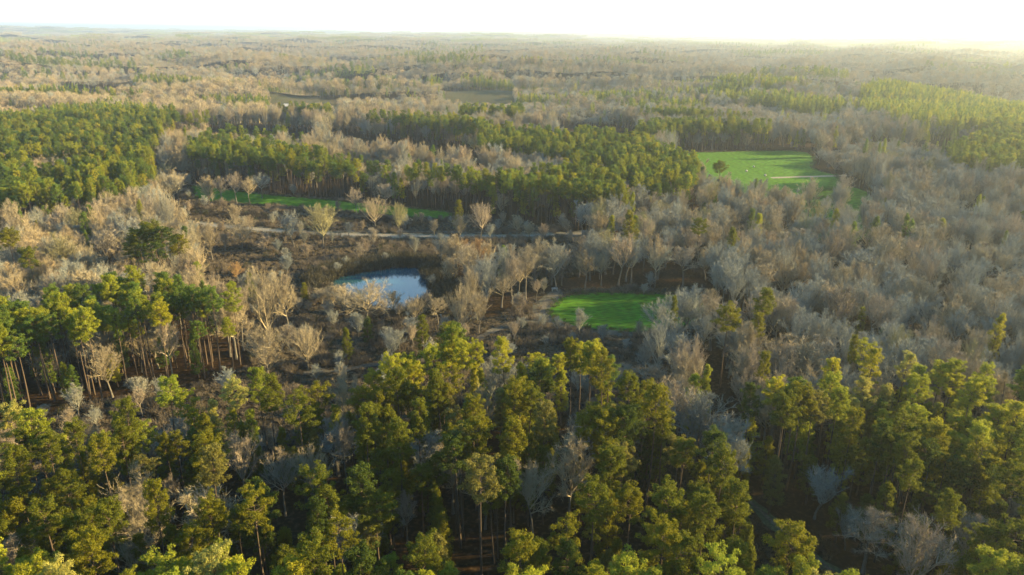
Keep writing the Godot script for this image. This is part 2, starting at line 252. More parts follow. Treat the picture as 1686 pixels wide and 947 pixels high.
func set_up_outlines():
	var all := {"clearing": CLEARING, "far_open": FAR_OPEN, "lower_open": LOWER_OPEN, "gap_a": GAP_A, "gap_b": GAP_B, "gap_c": GAP_C, "gap_d": GAP_D, "gap_e": GAP_E, "gap_f": GAP_F, "gap_g": GAP_G, "gap_h": GAP_H, "gap_i": GAP_I, "gap_j": GAP_J, "hidden": HIDDEN_FIELD, "long": LONG_FIELD, "near": NEAR_FIELD, "far": FAR_FIELD,
		"pond": POND, "dark": DARK_STRIP, "mud": MUD, "margin": DIRT_MARGIN, "front": STAND_FRONT, "right": STAND_RIGHT, "left": STAND_LEFT, "mixed": LEFT_MIXED, "farleft": STAND_FARLEFT, "strip": STAND_STRIP, "mid": STAND_MID, "broad": STAND_BROAD, "row": STAND_ROW, "farright": STAND_FARRIGHT, "sliver": STAND_SLIVER}
	for k in all:
		var p := PackedVector2Array(all[k])
		if k in ["pond", "long", "near", "far", "mud", "margin", "clearing", "hidden"]:
			p = softened(p, 1 if k in ["near", "far", "clearing"] else 2)
		outlines[k] = p
		var r := Rect2(p[0], Vector2.ZERO)
		for q in p:
			r = r.expand(q)
		bounds[k] = r


func softened(p: PackedVector2Array, times: int) -> PackedVector2Array:
	for t in times:
		var q := PackedVector2Array()
		for i in p.size():
			var a := p[i]
			var b := p[(i + 1) % p.size()]
			q.append(a.lerp(b, 0.25))
			q.append(a.lerp(b, 0.75))
		p = q
	return p


func within(k: String, p: Vector2) -> bool:
	return bounds[k].has_point(p) and Geometry2D.is_point_in_polygon(p, outlines[k])


func edge_distance(k: String, p: Vector2) -> float:
	var o: PackedVector2Array = outlines[k]
	var best := 1e9
	for i in o.size():
		var c := Geometry2D.get_closest_point_to_segment(p, o[i], o[(i + 1) % o.size()])
		best = minf(best, c.distance_squared_to(p))
	return sqrt(best)


func land_height(x: float, z: float) -> float:
	var r := sqrt(x * x + z * z)
	var h := 0.0
	if r > 620.0:
		h += smoothstep(620.0, 1300.0, r) * relief.get_noise_2d(x * 0.7, z * 1.5) * 44.0
		if r > 2000.0:
			h += smoothstep(2000.0, 9000.0, r) * (ridges.get_noise_2d(x * 0.55, z) * 75.0 + 12.0)
			h += 34.0 * exp(-(pow(x + 6900.0, 2.0) / 3.2e6 + pow(z + 9000.0, 2.0) / 6e6))
	else:
		var p := Vector2(x, z)
		if bounds["pond"].grow(8.0).has_point(p):
			if within("pond", p):
				h = -0.5 - 0.9 * smoothstep(0.0, 6.0, edge_distance("pond", p))
			else:
				h = -0.5 * (1.0 - smoothstep(0.0, 7.0, edge_distance("pond", p)))
	return h


func ground_color(x: float, z: float, r: float) -> Color:
	var n := mottle.get_noise_2d(x, z)
	var c := Color(0.045, 0.032, 0.021).lerp(Color(0.062, 0.041, 0.024), clampf(0.5 + n, 0, 1))
	var p := Vector2(x, z)
	for k in ["gap_b", "gap_c", "gap_d", "gap_e", "gap_i", "gap_j"]:
		if within(k, p):
			return Color(0.11, 0.13, 0.08).lerp(Color(0.15, 0.14, 0.095), clampf(0.5 + n, 0, 1))
	if r > 760.0:
		return Color(0.071, 0.059, 0.042).lerp(Color(0.046, 0.043, 0.028), clampf(0.5 + n, 0, 1))
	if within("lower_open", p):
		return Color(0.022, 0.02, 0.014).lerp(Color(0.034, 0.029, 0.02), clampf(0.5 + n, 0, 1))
	if within("mud", p):
		return Color(0.028, 0.026, 0.020).lerp(Color(0.053, 0.048, 0.037), clampf(0.35 + n * 1.4, 0, 1))
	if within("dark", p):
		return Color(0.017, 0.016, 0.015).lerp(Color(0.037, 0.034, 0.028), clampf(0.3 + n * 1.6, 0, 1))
	if within("clearing", p):
		return Color(0.050, 0.043, 0.034).lerp(Color(0.092, 0.081, 0.062), clampf(0.45 + n * 1.5, 0, 1))
	if within("hidden", p):
		return Color(0.037, 0.087, 0.019)
	return c


func build_ground():
	var angles := []
	var a := -180.0
	while a < 180.0 - 0.01:
		angles.append(deg_to_rad(a))
		a += 0.5 if absf(a + 0.001) < 46.0 else 4.0
	var rings := [0.0]
	var r := 12.0
	while r < 42000.0:
		rings.append(r)
		r += 3.0 if r > 90.0 and r < 470.0 else (6.0 if r < 90.0 else (maxf(6.0, r * 0.022)))
	var v := PackedVector3Array()
	var c := PackedColorArray()
	var idx := PackedInt32Array()
	var na := angles.size()
	for i in rings.size():
		for j in na:
			var x: float = sin(angles[j]) * rings[i]
			var z: float = -cos(angles[j]) * rings[i]
			var behind: bool = absf(angles[j]) > 1.2
			v.append(Vector3(x, 0.0 if behind and rings[i] < 3000.0 else land_height(x, z), z))
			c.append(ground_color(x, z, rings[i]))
	for i in rings.size() - 1:
		for j in na:
			var k := (j + 1) % na
			var p := i * na + j
			var q := i * na + k
			idx.append_array([p, p + na, q + na, p, q + na, q])
	var m := StandardMaterial3D.new()
	m.vertex_color_use_as_albedo = true
	m.roughness = 1.0
	m.metallic_specular = 0.1
	m.albedo_texture = speckle(512, 31, 0.55, 1.0, Color(1, 1, 1), Color(0.82, 0.78, 0.7))
	m.uv1_triplanar = true
	m.uv1_world_triplanar = true
	m.uv1_scale = Vector3.ONE / 23.0
	var o := commit("ground", mesh_of(v, idx, c), m)
	o.set_meta("kind", "structure")


func speckle(size: int, s: int, low: float, high: float, a: Color, b: Color, freq := 0.035) -> NoiseTexture2D:
	var n := FastNoiseLite.new()
	n.seed = s
	n.frequency = freq
	n.fractal_octaves = 5
	var ramp := Gradient.new()
	ramp.offsets = PackedFloat32Array([0.15, 0.5, 0.85])
	ramp.colors = PackedColorArray([Color(a.r * low, a.g * low, a.b * low), b * Color((low + high) / 2, (low + high) / 2, (low + high) / 2), Color(a.r * high, a.g * high, a.b * high)])
	var t := NoiseTexture2D.new()
	t.width = size
	t.height = size
	t.seamless = true
	t.noise = n
	t.color_ramp = ramp
	return t


func mesh_of(v: PackedVector3Array, idx = null, c = null, extra = null) -> ArrayMesh:
	var arr := []
	arr.resize(Mesh.ARRAY_MAX)
	arr[Mesh.ARRAY_VERTEX] = v
	if idx != null:
		arr[Mesh.ARRAY_INDEX] = idx
	if c != null:
		arr[Mesh.ARRAY_COLOR] = c
	var m := ArrayMesh.new()
	m.add_surface_from_arrays(Mesh.PRIMITIVE_TRIANGLES, arr)
	if extra != null and extra.size():
		var b := []
		b.resize(Mesh.ARRAY_MAX)
		b[Mesh.ARRAY_VERTEX] = extra
		m.add_surface_from_arrays(Mesh.PRIMITIVE_TRIANGLES, b)
	return m


func commit(called: String, mesh: Mesh, m: Material, parent: Node = self) -> MeshInstance3D:
	var o := MeshInstance3D.new()
	o.name = called
	o.mesh = mesh
	if m:
		o.material_override = m
	parent.add_child(o, true)
	return o


func sheet(called: String, outline: PackedVector2Array, y: float, m: Material) -> MeshInstance3D:
	var v := PackedVector3Array()
	var idx := Geometry2D.triangulate_polygon(outline)
	for p in outline:
		v.append(Vector3(p.x, y, p.y))
	for i in range(0, idx.size(), 3):       # upward faces
		var a := v[idx[i]]
		var b := v[idx[i + 1]]
		var c := v[idx[i + 2]]
		if (b - a).cross(c - a).y > 0:
			var t := idx[i + 1]
			idx[i + 1] = idx[i + 2]
			idx[i + 2] = t
	var o := commit(called, mesh_of(v, idx), m)
	o.set_meta("kind", "structure")
	return o


func ragged(outline: PackedVector2Array, amount: float, step := 1.5) -> PackedVector2Array:
	var q := PackedVector2Array()
	for i in outline.size():
		var a := outline[i]
		var b := outline[(i + 1) % outline.size()]
		var n := maxi(1, int(a.distance_to(b) / step))
		for k in n:
			var p := a.lerp(b, float(k) / n)
			q.append(p + Vector2(mottle.get_noise_2d(p.x * 1.1, p.y * 1.1), mottle.get_noise_2d(p.y * 1.1 + 90.0, p.x * 1.1)) * amount * 1.5)
	return q


func build_fields():
	var grass := StandardMaterial3D.new()
	grass.albedo_color = Color(0.066, 0.185, 0.014).linear_to_srgb()
	grass.albedo_texture = speckle(512, 3, 0.58, 1.0, Color(0.9, 1, 0.9), Color(1.12, 1.0, 0.9), 0.03)
	grass.uv1_triplanar = true
	grass.uv1_world_triplanar = true
	grass.uv1_scale = Vector3(1.0 / 60.0, 1.0 / 60.0, 1.0 / 19.0)
	grass.roughness = 1.0
	grass.metallic_specular = 0.15
	sheet("long_green_field", ragged(outlines["long"], 1.2), 0.03, grass)
	sheet("near_green_field", ragged(outlines["near"], 0.9), 0.04, grass)
	sheet("small_green_field", ragged(outlines["hidden"], 1.0), 0.03, grass)
	sheet("far_green_field", ragged(outlines["far"], 1.5), 0.03, grass)
	var dirt := StandardMaterial3D.new()
	dirt.albedo_color = Color(0.05, 0.049, 0.042).linear_to_srgb()
	dirt.albedo_texture = speckle(256, 9, 0.6, 1.0, Color(1, 1, 1), Color(0.9, 0.95, 0.85), 0.04)
	dirt.uv1_triplanar = true
	dirt.uv1_world_triplanar = true
	dirt.uv1_scale = Vector3.ONE / 17.0
	dirt.roughness = 1.0
	sheet("field_margin_dirt", ragged(outlines["margin"], 1.2), 0.02, dirt)
	var water := StandardMaterial3D.new()
	water.albedo_color = Color(0.012, 0.055, 0.075).linear_to_srgb()
	water.roughness = 0.03
	water.metallic_specular = 0.62
	var bigger := Geometry2D.offset_polygon(outlines["pond"], 1.5)
	sheet("pond_water", bigger[0] if bigger.size() else outlines["pond"], -0.42, water)


func ribbon(called: String, line: PackedVector2Array, width: float, y: float, m: Material, fray := 0.5):
	var pts := PackedVector2Array()
	for i in line.size() - 1:
		var a := line[maxi(i - 1, 0)]
		var b := line[i]
		var c := line[i + 1]
		var d := line[mini(i + 2, line.size() - 1)]
		var n := maxi(2, int(b.distance_to(c) / 1.5))
		for k in n:
			pts.append(b.cubic_interpolate(c, a, d, float(k) / n))
	pts.append(line[line.size() - 1])
	var v := PackedVector3Array()
	var idx := PackedInt32Array()
	for i in pts.size():
		var t := (pts[mini(i + 1, pts.size() - 1)] - pts[maxi(i - 1, 0)]).normalized()
		var side := Vector2(-t.y, t.x)
		var wl := width * 0.5 + mottle.get_noise_2d(i * 4.0, 17.0) * fray * 2.0
		var wr := width * 0.5 + mottle.get_noise_2d(i * 4.0, 71.0) * fray * 2.0
		for q in [pts[i] - side * wl, pts[i], pts[i] + side * wr]:
			v.append(Vector3(q.x, y, q.y))
		if i:
			var p := i * 3
			for k in 2:
				idx.append_array([p - 3 + k, p - 2 + k, p + 1 + k, p - 3 + k, p + 1 + k, p + k])
	var o := commit(called, mesh_of(v, idx), m)
	o.set_meta("kind", "structure")


func build_roads():
	var gravel := StandardMaterial3D.new()
	gravel.albedo_color = Color(0.24, 0.225, 0.195).linear_to_srgb()
	gravel.albedo_texture = speckle(256, 41, 0.6, 1.0, Color(1, 1, 1), Color(0.95, 0.93, 0.88), 0.05)
	gravel.uv1_triplanar = true
	gravel.uv1_world_triplanar = true
	gravel.uv1_scale = Vector3.ONE / 11.0
	gravel.roughness = 1.0
	var worn: StandardMaterial3D = gravel.duplicate()
	worn.albedo_color = Color(0.085, 0.078, 0.064).linear_to_srgb()
	var verge: StandardMaterial3D = gravel.duplicate()
	verge.albedo_color = Color(0.15, 0.14, 0.10).linear_to_srgb()
	var turf: StandardMaterial3D = gravel.duplicate()
	turf.albedo_color = Color(0.045, 0.075, 0.025).linear_to_srgb()
	var road := PackedVector2Array(ROAD)
	ribbon("road_verge", road, 8.0, 0.012, verge, 1.6)
	ribbon("gravel_road", road, 3.6, 0.024, gravel, 0.4)
	ribbon("gravel_track", PackedVector2Array(SECOND_TRACK), 2.6, 0.024, worn, 0.4)
	ribbon("dirt_track", PackedVector2Array(FIELD_TRACK), 2.8, 0.05, worn, 0.5)
	var faint: StandardMaterial3D = gravel.duplicate()
	faint.albedo_color = Color(0.055, 0.049, 0.039).linear_to_srgb()
	ribbon("faint_track", PackedVector2Array(NEAR_TRACK), 2.0, 0.044, faint, 0.6)
	ribbon("far_field_track", PackedVector2Array(FAR_TRACK), 4.0, 0.06, gravel, 0.4)
	var grass_line := PackedVector2Array(GRASS_TRACK)
	ribbon("grassy_track", grass_line, 2.8, 0.012, turf, 0.8)
	ribbon("grassy_track_ruts", grass_line, 0.7, 0.024, worn, 0.25)


# ------------------------------------------------------------------ tree shapes
func plain(c: Color, rough := 1.0) -> StandardMaterial3D:
	var m := StandardMaterial3D.new()
	m.albedo_color = c.linear_to_srgb()
	m.roughness = rough
	m.metallic_specular = 0.2
	return m


func make_materials():
	bark_pine = plain(Color(0.14, 0.108, 0.083))
	bark_bare = plain(Color(0.205, 0.19, 0.165))
	bark_bare.albedo_texture = speckle(128, 77, 0.6, 1.0, Color(1, 1, 1), Color(0.9, 0.9, 0.9), 0.06)
	bark_bare.uv1_triplanar = true
	bark_pine.albedo_texture = bark_bare.albedo_texture
	bark_pine.uv1_triplanar = true
	for c in NEEDLES:
		var m := plain(c, 0.75)
		m.backlight_enabled = true
		m.backlight = Color(0.9, 0.9, 0.9).linear_to_srgb()
		m.albedo_texture = bark_bare.albedo_texture
		m.uv1_triplanar = true
		needle_materials.append(m)
	for c in TONES:
		twig_materials.append(plain(c))


func tube(v: PackedVector3Array, a: Vector3, b: Vector3, ra: float, rb: float, sides: int):
	var d := (b - a).normalized()
	var u := d.cross(Vector3(0.31, 0.2, 0.93) if absf(d.z) < 0.9 else Vector3.RIGHT).normalized()
	var w := d.cross(u)
	for k in sides:
		var t0 := TAU * k / sides
		var t1 := TAU * (k + 1) / sides
		var e0 := u * cos(t0) + w * sin(t0)
		var e1 := u * cos(t1) + w * sin(t1)
		v.append(a + e0 * ra); v.append(b + e0 * rb); v.append(b + e1 * rb)
		v.append(a + e0 * ra); v.append(b + e1 * rb); v.append(a + e1 * ra)


func sliver(v: PackedVector3Array, a: Vector3, tip: Vector3, width: float):
	var d := tip - a
	var s := d.cross(Vector3(rng.randf() - 0.5, rng.randf() - 0.5, rng.randf() - 0.5)).normalized() * width * 0.5
	v.append(a - s); v.append(tip); v.append(a + s)


func ball() -> Vector3:
	var p := Vector3(rng.randf_range(-1, 1), rng.randf_range(-1, 1), rng.randf_range(-1, 1))
	while p.length_squared() > 1.0:
		p = Vector3(rng.randf_range(-1, 1), rng.randf_range(-1, 1), rng.randf_range(-1, 1))
	return p


func needle_clump(v: PackedVector3Array, c: Vector3, r: float, n: int, length: float, width: float):
	for k in n:
		var out := (ball() + Vector3(0, 0.28, 0)).normalized()
		var at := c + Vector3(out.x, out.y * 0.7, out.z) * r * rng.randf_range(0.55, 1.0)
		if k % 3 == 0:      # tufts that stand out of the clump
			sliver(v, at - out * length * 0.35, at + (out + ball() * 0.5).normalized() * length * 0.75, width * 0.55)
			continue
		var face := (out + ball() * 0.75).normalized()
		var u := face.cross(ball()).normalized()
		var w := face.cross(u)
		v.append(at - u * width); v.append(at + w * length * 0.9 + out * length * 0.25); v.append(at + u * width)


# A pine 1 unit in its own scale = metres: h tall, crown from base_share * h upwards, r wide. Returns [trunk mesh, crown mesh].
func pine_shape(h: float, base_share: float, r: float, pointed: float, thick: int, length: float, width: float, clump_r: float) -> Array:
	var trunk := PackedVector3Array()
	var wood := PackedVector3Array()
	var green := PackedVector3Array()
	var lean := Vector3(rng.randf_range(-0.02, 0.02), 1, rng.randf_range(-0.02, 0.02))
	var curve := Vector3(rng.randf_range(-0.5, 0.5), 0, rng.randf_range(-0.5, 0.5))
	var axis := func(t: float) -> Vector3: return lean * h * t + curve * sin(t * PI)
	var segs := 9
	for i in segs:
		var t0 := float(i) / segs
		var t1 := float(i + 1) / segs
		tube(trunk, axis.call(t0), axis.call(t1), lerpf(0.27, 0.03, t0), lerpf(0.27, 0.03, t1), 7)
	var y := base_share * h
	var turn := rng.randf() * TAU
	while y < h - 0.3:
		var t := (y - base_share * h) / (h - base_share * h)
		var bulge := sqrt(maxf(0.05, 1.0 - pow((t - 0.40) / 0.62, 2.0)))
		var profile := lerpf(bulge, 1.02 - t, pointed)
		var count := 3 + int(rng.randf() * 2.2)
		for k in count:
			turn += TAU / count + rng.randf_range(-0.5, 0.5)
			var reach := r * maxf(0.16, profile) * rng.randf_range(0.62, 1.22)
			var rise := lerpf(0.05, 1.1, t * t) + rng.randf_range(-0.12, 0.22)
			var dir := Vector3(cos(turn), rise, sin(turn)).normalized()
			var from: Vector3 = axis.call(y / h)
			var droop := Vector3(0, -0.10 * reach * (1.0 - t), 0)
			var mid := from + dir * reach * 0.55 + droop
			var tip := from + dir * reach + droop * 0.4 + Vector3(0, 0.25, 0)
			tube(wood, from, mid, 0.07, 0.045, 3)
			tube(wood, mid, tip, 0.045, 0.015, 3)
			var n := maxi(2, int(reach * 1.2 + 0.5))
			for c in n:
				var s := lerpf(0.5, 1.02, (c + rng.randf() * 0.7) / n)
				var at := from.lerp(mid, s / 0.55) if s < 0.55 else mid.lerp(tip, (s - 0.55) / 0.45)
				at += Vector3(rng.randf_range(-1, 1), rng.randf_range(-0.2, 0.6), rng.randf_range(-1, 1)) * 0.42 * (0.4 + s)
				needle_clump(green, at, clump_r * rng.randf_range(0.65, 1.2), thick, length, width)
		y += rng.randf_range(0.5, 0.85)
	needle_clump(green, axis.call(1.0), clump_r, thick, length, width)
	# a few dead stubs on the bare stem
	for k in 5:
		var t := rng.randf_range(0.25, base_share)
		var b := rng.randf() * TAU
		var from: Vector3 = axis.call(t)
		tube(wood, from, from + Vector3(cos(b), 0.1, sin(b)) * rng.randf_range(0.5, 1.6), 0.035, 0.01, 3)
	return [mesh_of(trunk), mesh_of(green, null, null, wood)]


# A leafless tree in metres. Returns [trunk mesh, crown mesh (boughs and twigs)].
func bare_shape(h: float, stem_share: float, r: float, spread: float, boughs: int, twig: float, twig_width: float) -> Array:
	var trunk := PackedVector3Array()
	var crown := PackedVector3Array()
	var base_r := 0.013 * h + 0.07
	var p := Vector3.ZERO
	var d := Vector3(rng.randf_range(-0.06, 0.06), 1, rng.randf_range(-0.06, 0.06)).normalized()
	var stem := h * stem_share
	var points := []
	var top := h * lerpf(0.97, 0.72, spread)
	var n := 8
	for i in n:
		var q := p + d * top / n
		var f0 := float(i) / n
		var f1 := float(i + 1) / n
		tube(trunk, p, q, base_r * (1.0 - 0.88 * f0) * (1.35 if i == 0 else 1.0), base_r * (1.0 - 0.88 * f1), 6)
		points.append(p)
		p = q
		d = (d + Vector3(rng.randf_range(-0.13, 0.13), 0.04, rng.randf_range(-0.13, 0.13))).normalized()
	points.append(p)
	var turn := rng.randf() * TAU
	for b in boughs:
		var rho := sqrt((b + 0.5) / boughs)
		turn += 2.4 + rng.randf_range(-0.35, 0.35)
		var drop := lerpf(0.30, 0.20, spread)
		var target := Vector3(cos(turn) * r * rho, h * (0.985 - drop + drop * sqrt(maxf(0.0, 1.0 - rho * rho)) - 0.10 * rho * rho) * rng.randf_range(0.9, 1.0), sin(turn) * r * rho)
		var y := clampf(lerpf(0.92, stem / top, pow(rho, 0.75)) + rng.randf_range(-0.06, 0.06), 0.08, 0.97)
		var k := clampi(int(y * n), 0, n - 1)
		var from: Vector3 = points[k].lerp(points[k + 1], y * n - k)
		var dir := (target - from).normalized()
		dir = (dir + Vector3(0, -0.16, 0)).normalized()
		bough(crown, from, dir, maxf(from.distance_to(target) * 0.93, h * 0.1), base_r * (1.0 - 0.8 * y) * 0.8, 1, twig, twig_width, h)
	bough(crown, p, d, h - p.y + 0.01 * h, base_r * 0.13, 1, twig, twig_width, h)
	return [mesh_of(trunk), mesh_of(crown)]


func bough(v: PackedVector3Array, from: Vector3, dir: Vector3, reach: float, rad: float, level: int, twig: float, twig_width: float, h: float):
	var segs := 4 if level == 1 else (3 if level == 2 else 2)
	var p := from
	var d := dir
	rad = maxf(rad, twig_width * 0.55)
	for i in segs:
		var q := p + d * reach / segs
		if level < 3:
			tube(v, p, q, rad * (1.0 - 0.75 * float(i) / segs), rad * (1.0 - 0.75 * float(i + 1) / segs), 3)
		else:
			sliver(v, p, p + (q - p) * 1.5, twig_width * 1.3)
		var kids := 0
		if level == 1:
			kids = 3 if i > 0 else 1
		elif level == 2:
			kids = 3
		elif level == 3:
			kids = 2
		for k in kids:
			var at := p.lerp(q, rng.randf_range(0.25, 1.0))
			var side := (d * 0.9 + ball() * 1.25 + Vector3(0, 0.38, 0)).normalized()
			if level == 3:
				sliver(v, at, at + side * twig * rng.randf_range(0.6, 1.25), twig_width)
			else:
				bough(v, at, side, minf(reach * rng.randf_range(0.32, 0.48), h * 0.2), rad * 0.5, level + 1, twig, twig_width, h)
		p = q
		d = (d + ball() * 0.22 + Vector3(0, 0.13, 0)).normalized()
	if level < 3:
		for k in 4:
			var side := (d + ball() * 0.7).normalized()
			sliver(v, p, p + side * twig * 1.3, twig_width)


# Distant trees: the same build with fewer, larger pieces.
func far_bare_shape(h: float, r: float, n: int, length: float, width: float) -> ArrayMesh:
	var v := PackedVector3Array()
	tube(v, Vector3.ZERO, Vector3(0, h * 0.6, 0), 0.2, 0.1, 3)
	for k in 5:
		var a := rng.randf() * TAU
		tube(v, Vector3(0, h * rng.randf_range(0.3, 0.5), 0), Vector3(cos(a) * r * 0.6, h * 0.8, sin(a) * r * 0.6), 0.1, 0.04, 3)
	for k in n:
		var p := (ball() + Vector3(0, 0.25, 0)).normalized() * rng.randf_range(0.6, 1.0)
		var at := Vector3(p.x * r, h * 0.66 + p.y * h * 0.31, p.z * r)
		var out := (Vector3(p.x, 0.35 + p.y * 0.5, p.z) + ball() * 0.7).normalized()
		sliver(v, at - out * length * 0.5, at + out * length * 0.5, width)
	return mesh_of(v)


func far_pine_shape(h: float, r: float, clumps: int, n: int) -> ArrayMesh:
	var v := PackedVector3Array()
	for k in clumps:
		var t := (k + rng.randf()) / clumps
		var a := rng.randf() * TAU
		var w := r * (1.05 - t * 0.75) * sqrt(rng.randf_range(0.3, 1.0))
		needle_clump(v, Vector3(cos(a) * w, h * lerpf(0.4, 0.97, t), sin(a) * w), 1.15, n, 0.9, 0.34)
	tube(v, Vector3.ZERO, Vector3(0, h * 0.8, 0), 0.2, 0.1, 3)
	return mesh_of(v)


func far_canopy_shape(side: float, trees: int, n: int) -> ArrayMesh:
	var v := PackedVector3Array()
	for t in trees:
		var x := rng.randf_range(-0.5, 0.5) * side
		var z := rng.randf_range(-0.5, 0.5) * side
		var h := rng.randf_range(13, 21)
		var r := rng.randf_range(4, 7)
		for k in n:
			var p := ball()
			var at := Vector3(x + p.x * r, h * 0.62 + p.y * h * 0.36, z + p.z * r)
			var out := (Vector3(p.x, 0.8 + p.y * 0.3, p.z) + ball() * 0.6).normalized()
			sliver(v, at - out * 1.6, at + out * 1.6, 1.1)
	return mesh_of(v)


func make_tree_meshes():
	for k in 7:
		pine_meshes.append(pine_shape(26.0, [0.74, 0.76, 0.77, 0.71, 0.76, 0.68, 0.78][k], [3.3, 3.1, 3.5, 2.8, 3.2, 3.4, 3.1][k], [0.0, 0.1, 0.0, 0.22, 0.05, 0.3, 0.0][k], 76, 0.35, 0.09, 0.68))
	for k in 3:
		cone_meshes.append(pine_shape(15.0, [0.16, 0.22, 0.28][k], [2.9, 2.6, 2.8][k], [0.85, 0.5, 0.35][k], 66, 0.34, 0.085, 0.6))
	cedar_mesh.append(pine_shape(9.0, 0.05, 2.0, 0.9, 40, 0.32, 0.12, 0.5))
	for k in 6:
		bare_meshes.append(bare_shape(17.0, [0.34, 0.42, 0.38, 0.46, 0.3, 0.4][k], [4.2, 3.6, 4.6, 3.8, 4.0, 4.4][k], [0.35, 0.15, 0.5, 0.2, 0.3, 0.4][k], 12, 0.8, 0.036))
	for k in 3:
		oak_meshes.append(bare_shape(15.0, [0.2, 0.26, 0.16][k], [7.0, 6.4, 7.4][k], [0.85, 0.7, 0.95][k], 15, 0.85, 0.034))
	for k in 3:
		slim_meshes.append(bare_shape(13.0, [0.14, 0.2, 0.1][k], [2.2, 2.0, 2.5][k], 0.08, 11, 0.7, 0.04))
	meshes["far_bare"] = []
	meshes["far_pine"] = []
	meshes["canopy"] = []
	for k in 4:
		meshes["far_bare"].append(far_bare_shape(17.0, [4.6, 5.2, 4.2, 5.0][k], 430, 1.25, 0.2))
	for k in 3:
		meshes["far_pine"].append(far_pine_shape(22.0, [3.2, 2.9, 3.4][k], 24, 20))
	for k in 3:
		meshes["canopy"].append(far_canopy_shape(80.0, 62, 30))


var meshes := {}


# ------------------------------------------------------------------ planting
func screen(p: Vector3) -> Vector3:
	var q := eye.affine_inverse() * p
	return Vector3(843.0 + 1204.0 * q.x / -q.z, 473.5 - 1204.0 * q.y / -q.z, -q.z)


func in_frame(p: Vector3, margin := 0.0) -> bool:
	var s := screen(p)
	return s.z > 1.0 and s.x > -margin and s.x < 1686.0 + margin and s.y > -margin and s.y < 947.0 + margin


func plant_specimens():
	for s in SPECIMENS:
		singles.append([s[0], Vector3(s[1], 0, s[2]), s[3], s[4], s[5], s[6]])


var taken := {}


func near_specimen(p: Vector2) -> bool:
	for s in singles_at:
		if s[0].distance_squared_to(p) < s[1]:
			return true
	return false


var singles_at := []
var wild := []      # candidate forest trees within reach of the singles: [kind, position, height, radius, tone, zone]


